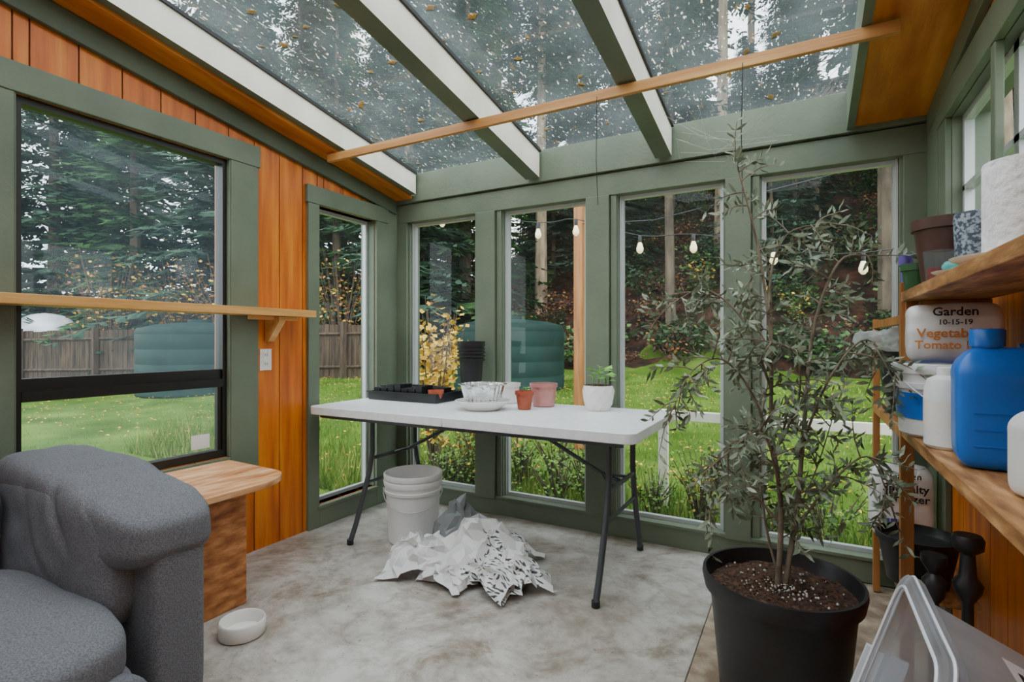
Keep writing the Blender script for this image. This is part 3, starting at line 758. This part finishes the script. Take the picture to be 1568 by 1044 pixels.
# ================================================================= OUTDOORS
def sm(a,b,x):
    t=max(0,min(1,(x-a)/(b-a))); return t*t*(3-2*t)
def gz(x,y):
    z=-.14+.05*min(max(0,y-4.5),9.5)+.03*noise.noise(Vector((x*.5,y*.5,0)))
    hl=sm(-19,-9,x)
    z+=max(0,y-13.6-.5*sin(x*.7))*(.12+.45*hl)+max(0,-x-24)*.12
    return z
def grid(name,x0,x1,y0,y1,nx,ny,mat,dz=0,amp=0,fr=1):
    m=MB(); vs=[];fs=[]
    for i in range(nx+1):
        for j in range(ny+1):
            x=x0+(x1-x0)*i/nx; y=y0+(y1-y0)*j/ny
            vs.append((x,y,gz(x,y)+dz+amp*noise.noise(Vector((x*fr,y*fr,3)))))
    for i in range(nx):
        for j in range(ny):
            a=i*(ny+1)+j; fs.append((a,a+ny+1,a+ny+2,a+1))
    m.add(vs,fs); return m.build(name,[mat],smooth=180,recalc=False,origin=False)
LAWN=M('lawn','#38520f','#6c8434',1.1,.95,.6,60,c3='#4e6a20',lo=.3,hi=.7,detail=8,spec=.1)
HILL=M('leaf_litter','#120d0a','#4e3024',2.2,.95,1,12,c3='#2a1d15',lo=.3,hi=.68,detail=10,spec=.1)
grid('lawn_ground',-45,25,-12,14.5,90,60,LAWN)
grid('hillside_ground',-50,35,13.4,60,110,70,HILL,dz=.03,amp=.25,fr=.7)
def fol(name,a,b): return M(name,a,b,1.5,.85,spec=.1)
F1=fol('fir_needles','#1d2c27','#3f5747'); F2=fol('fir_needles_b','#22342a','#486450'); F3=fol('cedar_needles','#233c26','#476c3c')
TRK=M('conifer_bark','#3c332a','#6a5c4a',4,.9,.6,12,(1,1,.3)); TRK2=M('conifer_bark_pale','#74634e','#a8947a',4,.9,.5,12,(1,1,.3))
def conifer(H,bare,Rm,levels,seed,needle,bark,tr=.22,nb=7,ks=9,sz=1):
    rnd=random.Random(seed); m=MB(); U=rnd.uniform
    m.tube([(0,0,-.6),(.03,0,H*.3),(0,.05,H*.7),(0,0,H)],[tr*1.2,tr*.85,tr*.45,.02],9,0)
    for i in range(levels):
        t=(i+U(0,.9))/levels; h=bare+(H-bare)*t; rr=Rm*(1-t)**.75*U(.75,1.15)+.15
        for b in range(nb):
            a=U(0,2*pi); d=Vector((cos(a),sin(a),0)); q=Vector((-sin(a),cos(a),0)); r2=rr*U(.7,1.1); dr=U(.15,.42)
            def P(s): return Vector((0,0,h+.12*r2*s-dr*r2*s*s))+d*r2*s
            m.add([P(0)-q*.02,P(.5)-q*.015,P(1),P(.5)+q*.015,P(0)+q*.02],[(0,1,2,3,4)],0)
            for k in range(ks):
                s=.12+.88*(k+U(0,1))/ks; p=P(min(s,1)); L=(.30+.45*(1-s))*(r2*.34+.22)*U(.7,1.2)*sz
                for sg in (-1,1):
                    dv=(q*sg*U(.6,1)+d*U(.4,.9)+Vector((0,0,U(-.55,-.05)))).normalized(); w=dv.cross(Vector((0,0,1))).normalized()*L*U(.13,.22)
                    m.add([p,p+dv*L*.5+w,p+dv*L,p+dv*L*.55-w-Vector((0,0,L*.12))],[(0,1,2,3)],1)
    ob=m.build('conifer_tree',[bark,needle],recalc=False,origin=False); me=ob.data
    bpy.data.objects.remove(ob); return me
tall=[conifer(21,7,2.1,50,1,F1,TRK,.20,6),conifer(23,9,2.2,52,2,F2,TRK2,.22,6),conifer(18,6,1.9,46,3,F1,TRK,.15,6)]
low=[conifer(17,.4,3.2,60,4,F2,TRK,.2,8,11),conifer(14,.3,2.7,56,5,F3,TRK,.18,8,11)]
def place(me,name,x,y,s=1,rz=None,dz=0):
    ob=bpy.data.objects.new(name,me); ob.location=(x,y,gz(x,y)+dz); ob.rotation_euler=(R(-.02,.02),R(-.02,.02),R(0,6.28) if rz is None else rz); ob.scale=(s,s,s*R(.92,1.1)); col.objects.link(ob); return ob
random.seed(21)
for row,(yy,n) in enumerate(((16,9),(19.5,10),(24,11),(29,12))):
    for i in range(n):
        x=-24+(34/n)*(i+R(.1,.9)); place(tall[(i+row)%3],'conifer_tree',x,yy+R(-1.2,1.2),R(.85,1.15))
sap=conifer(6.5,.2,1.9,30,8,F2,TRK,.08,7,8)
for i in range(54):
    place(sap,'conifer_sapling',R(-22,10),R(17.5,33),R(.6,1.25))
for (x,y,k) in ((-16,10.2,0),(-19.5,9.4,1),(-13,12,1),(-10.5,12.8,0),(-23,8.5,0),(-20,12.5,0),(-25,11,1),(-16,13.5,1),(-31,9,0),(-9.8,14.5,1),(-35,4,1)):
    place(low[k],'conifer_tree',x,y,R(.85,1.1))
for (x,y,k) in ((-22,14.5,1),(-27,13,0),(-30,12,2),(9,9,0),(11,12.5,2)):
    place(tall[k],'conifer_tree',x,y,R(.9,1.15))
def shrubmesh(n,rad,h,seed,mats,ls=.06,stems=10,w=.5,lo=.25):
    rnd=random.Random(seed); U=rnd.uniform; m=MB()
    for i in range(stems):
        a=U(0,6.28); r_=rad*U(.3,1); p=[Vector((0,0,-.05)),Vector((cos(a)*r_*.45,sin(a)*r_*.45,h*.5)),Vector((cos(a)*r_,sin(a)*r_,h*U(.7,1.05)))]
        m.tube(p,[.012,.008,.003],4,0,cap=False)
        for k in range(n//stems):
            t=U(lo,1); q=(p[0].lerp(p[1],t*2) if t<.5 else p[1].lerp(p[2],t*2-1))+Vector((U(-1,1),U(-1,1),U(-1,.6)))*rad*.28
            d=Vector((U(-1,1),U(-1,1),U(-.6,.6))).normalized(); e=d.cross(Vector((U(-1,1),U(-1,1),1))).normalized()*ls*w; L=ls*U(.7,1.5)
            m.add([q,q+d*L*.5+e,q+d*L,q+d*L*.5-e],[(0,1,2,3)],1 if U(0,1)<.75 else 2)
    ob=m.build('shrub',mats,recalc=False,origin=False); me=ob.data; bpy.data.objects.remove(ob); return me
TW=M('twig','#4a3a2e','#6a5646',6,.9)
YL=M('yellow_leaves','#bd8c1c','#e4c03e',5,.7); OL=M('orange_leaves','#80501f','#b07834',5,.7); GL=M('green_leaves','#2f5220','#5a7f36',5,.7); GL2=M('dark_leaves','#1b3018','#314c27',5,.8); RB=M('rust_leaves','#3a201a','#623a2b',5,.9); WG=M('weed_green','#4f7226','#7e9c40',5,.8)
under=[shrubmesh(420,.9,.7,11,[TW,GL2,GL],.10,lo=.05),shrubmesh(360,.9,.5,12,[TW,RB,OL],.07,lo=.05),shrubmesh(300,.7,.8,13,[TW,GL,YL],.08,lo=.05)]
for i in range(400):
    y=13.7+R(0,1)**1.4*15; x=R(-22,9); k=random.choices((0,1,2),(7,5,1))[0]
    place(under[k],'undergrowth_shrub',x,y,R(.5,1.5))
yb=shrubmesh(480,.35,1.5,21,[TW,YL,YL],.055,14,.6); yb2=shrubmesh(420,1.5,3.4,22,[TW,OL,YL],.09,34,lo=.4); wb=shrubmesh(320,.30,.50,23,[TW,WG,GL],.035,18); gb=shrubmesh(380,.5,1.0,24,[TW,WG,YL],.045,20)
place(yb,'yellow_leaf_bush',-3.0,3.95,.95)
place(yb,'yellow_leaf_bush',-3.5,4.7,1.0)
for x,y in ((-13.4,8.8),(-15.3,8.5),(-17.6,7.8),(-11.0,10.4)): place(yb2,'autumn_bush',x,y,R(.85,1.1))
place(gb,'weed_clump',-2.15,3.55,.7); place(gb,'weed_clump',-2.5,3.7,.6)
for i in range(20): place(wb,'weed_clump',R(-2.6,1.2),R(3.35,4.3),R(.5,.9))
for i in range(5): place(gb,'weed_clump',R(-.6,1.2),R(3.5,3.9),R(.5,.65))
GR=[M('grass_a','#46691d','#688a32',3,.85,spec=.1),M('grass_b','#7c8a3a','#a6a656',3,.85,spec=.1)]
m=MB()
for i in range(38000):
    u=R(0,1)**1.8; y=3.12+u*9; x=R(-3.2-y*1.1,1.2+y*.12)
    hgt=R(.03,.07) if y>4.4 else R(.05,.34)*(1 if random.random()<.4 else .5)
    if y>4.4 and u>.25: hgt*=1.1
    a=R(0,6.28); w=R(.003,.006)*(1+y*.12); z=gz(x,y)-.01; lx,ly=R(-.4,.4)*hgt,R(-.4,.4)*hgt
    m.add([(x-cos(a)*w,y-sin(a)*w,z),(x+cos(a)*w,y+sin(a)*w,z),(x+lx,y+ly,z+hgt)],[(0,1,2)],0 if random.random()<.7 else 1)
m.build('lawn_grass',GR,recalc=False,origin=False)
m=MB()
for i in range(12000):
    y=R(.2,9); x=-2.76-R(0,1)**1.5*9; hgt=R(.02,.055); a=R(0,6.28); w=R(.003,.008); z=gz(x,y)-.01
    m.add([(x-cos(a)*w,y-sin(a)*w,z),(x+cos(a)*w,y+sin(a)*w,z),(x+R(-.02,0),y,z+hgt)],[(0,1,2)],0 if random.random()<.8 else 1)
m.build('lawn_grass',GR,recalc=False,origin=False)
m=MB()
for i in range(2200):
    y=R(3.3,12.5); x=R(-14,2.5); a=R(0,6.28); s=R(.018,.04); z=gz(x,y)+.05
    m.add([(x+cos(a)*s,y+sin(a)*s,z),(x-sin(a)*s*.6,y+cos(a)*s*.6,z+.015),(x-cos(a)*s,y-sin(a)*s,z),(x+sin(a)*s*.6,y-cos(a)*s*.6,z+.01)],[(0,1,2,3)],0)
m.build('fallen_lawn_leaves',[YL],recalc=False,origin=False)
TANK=M('tank_green','#0f2b27','#15352f',2,.6,spec=.2)
def tank(x,y,r,h):
    z=gz(x,y)-.05
    m=MB(); pr=[(r,0),(r*1.01,.05)]
    for i in range(4): 
        z0=.05+i*(h-.3)/4; dz=(h-.3)/4
        pr+=[(r,z0+.02),(r,z0+dz*.88),(r*.995,z0+dz*.91),(r*.995,z0+dz*.95)]
    pr+=[(r,h-.22),(r*.97,h-.14),(r*.7,h-.06),(r*.3,h-.01),(r*.2,h),(r*.2,h+.06),(0,h+.07)]
    m.lathe(pr,(x,y,z),56); m.build('water_tank',[TANK],smooth=50)
tank(-5.4,9.7,1.15,1.48); tank(-11.8,7.0,1.2,1.55)
FEN=M('fence_wood','#33271f','#5a4736',3,.9,.3,20,(4,4,.6))
m=MB(); A=Vector((-21.5,5.6,0)); B=Vector((-8.6,10.5,0)); d=(B-A); n_=int(d.length/.15); dn=d.normalized(); q=Vector((-dn.y,dn.x,0))
for i in range(n_):
    p=A+dn*(i*.15); z=gz(p.x,p.y); h=1.38+R(-.02,.02)
    a=p; b=p+dn*.138
    vs=[a-q*.01,b-q*.01,b+q*.01,a+q*.01]
    m.add([(v.x,v.y,z-.1) for v in vs]+[(v.x,v.y,z+h) for v in vs],[(0,3,2,1),(4,5,6,7),(0,1,5,4),(1,2,6,5),(2,3,7,6),(3,0,4,7)])
    if i%16==0: m.box(p.x-.06,p.x+.06,p.y-.16,p.y-.04,z-.1,z+1.45)
for zz in (.3,1.15):
    a=A-q*.03; b=B-q*.03; m.tube([a+Vector((0,0,gz(a.x,a.y)+zz)),(a+b)/2+Vector((0,0,gz((a.x+b.x)/2,(a.y+b.y)/2)+zz)),b+Vector((0,0,gz(b.x,b.y)+zz))],.045,4)
m.build('wooden_fence',[FEN])
m=MB(); m.soft((-21.3,7.4,gz(-21.3,7.4)+.95),(2.1,.7,1.0),2.8,20,.05,1.2,0); m.build('tarp_covered_trailer',[M('tarp','#b9bdc8','#cfd2d8',2,.6)],smooth=180,weld=True)
m=MB(); m.box(-2.22,-2.12,5.45,5.55,-.2,2.75); m.build('wooden_post',[PINEZ],bevel=.005)
m=MB(); m.box(-.95,1.5,3.96,4.0,.53,.60); m.box(-.95,-.88,4.0,4.04,-.2,.6); m.box(.95,1.02,4.0,4.05,-.2,.6); m.build('white_garden_rail',[WHITEP],bevel=.004)
m=MB(); bm_=[(-3.38,2.36),(-2.24,2.13),(-1.85,2.12),(-1.25,1.91),(-.8,1.88),(-.2,1.74),(.385,1.63)]
wire=[(-4.2,4.6,2.7)]
for x,z in bm_: wire.append((x,4.6,z+.12))
wire.append((1.6,4.6,1.9))
m.tube(catm([Vector(p) for p in wire],4),.004,5,0,cap=False)
m.tube([(-2.17,5.5,2.4),(-1.2,4.9,2.22),(.9,4.2,2.35)],.004,5,0)
m.tube([(-4.2,4.6,-.2),(-4.2,4.6,2.75)],.03,8,0); m.tube([(1.6,4.6,-.2),(1.6,4.6,1.95)],.03,8,0)
for x,z in bm_:
    m.lathe([(.014,.12),(.016,.11),(.016,.07),(.014,.06)],(x,4.6,z),12,0)
    m.lathe([(.012,.065),(.018,.05),(.03,.01),(.028,-.015),(.012,-.035),(0,-.038)],(x,4.6,z),16,1)
BU=bpy.data.materials.new('bulb'); BU.use_nodes=True; b=BU.node_tree.nodes['Principled BSDF']; b.inputs['Base Color'].default_value=lin('#fff1c8'); b.inputs['Emission Color'].default_value=lin('#ffe6a8'); b.inputs['Emission Strength'].default_value=1.2
m.build('string_lights',[BLACK,BU],smooth=60)

# ---------------------------------------------------------------- world + camera
w=bpy.data.worlds.new('World'); scene.world=w; w.use_nodes=True; n=w.node_tree.nodes; l=w.node_tree.links
bg=n['Background']; tc=n.new('ShaderNodeTexCoord'); t=n.new('ShaderNodeTexNoise'); t.inputs['Scale'].default_value=3; t.inputs['Detail'].default_value=5
l.new(tc.outputs['Generated'],t.inputs['Vector']); r=n.new('ShaderNodeValToRGB'); r.color_ramp.elements[0].color=(.76,.86,.98,1); r.color_ramp.elements[1].color=(.97,.99,1,1)
r.color_ramp.elements[0].position=.35; r.color_ramp.elements[1].position=.65
l.new(t.outputs['Fac'],r.inputs[0]); l.new(r.outputs[0],bg.inputs[0]); bg.inputs[1].default_value=4.7
cam=bpy.data.cameras.new('Camera'); cam.lens=18.6; cam.sensor_width=36; cam.shift_y=-.0013; cam.clip_start=.02; cam.clip_end=300
co=bpy.data.objects.new('Camera',cam); co.location=(0,0,1.12); co.rotation_euler=(pi/2,0,radians(28.8)); col.objects.link(co); scene.camera=co
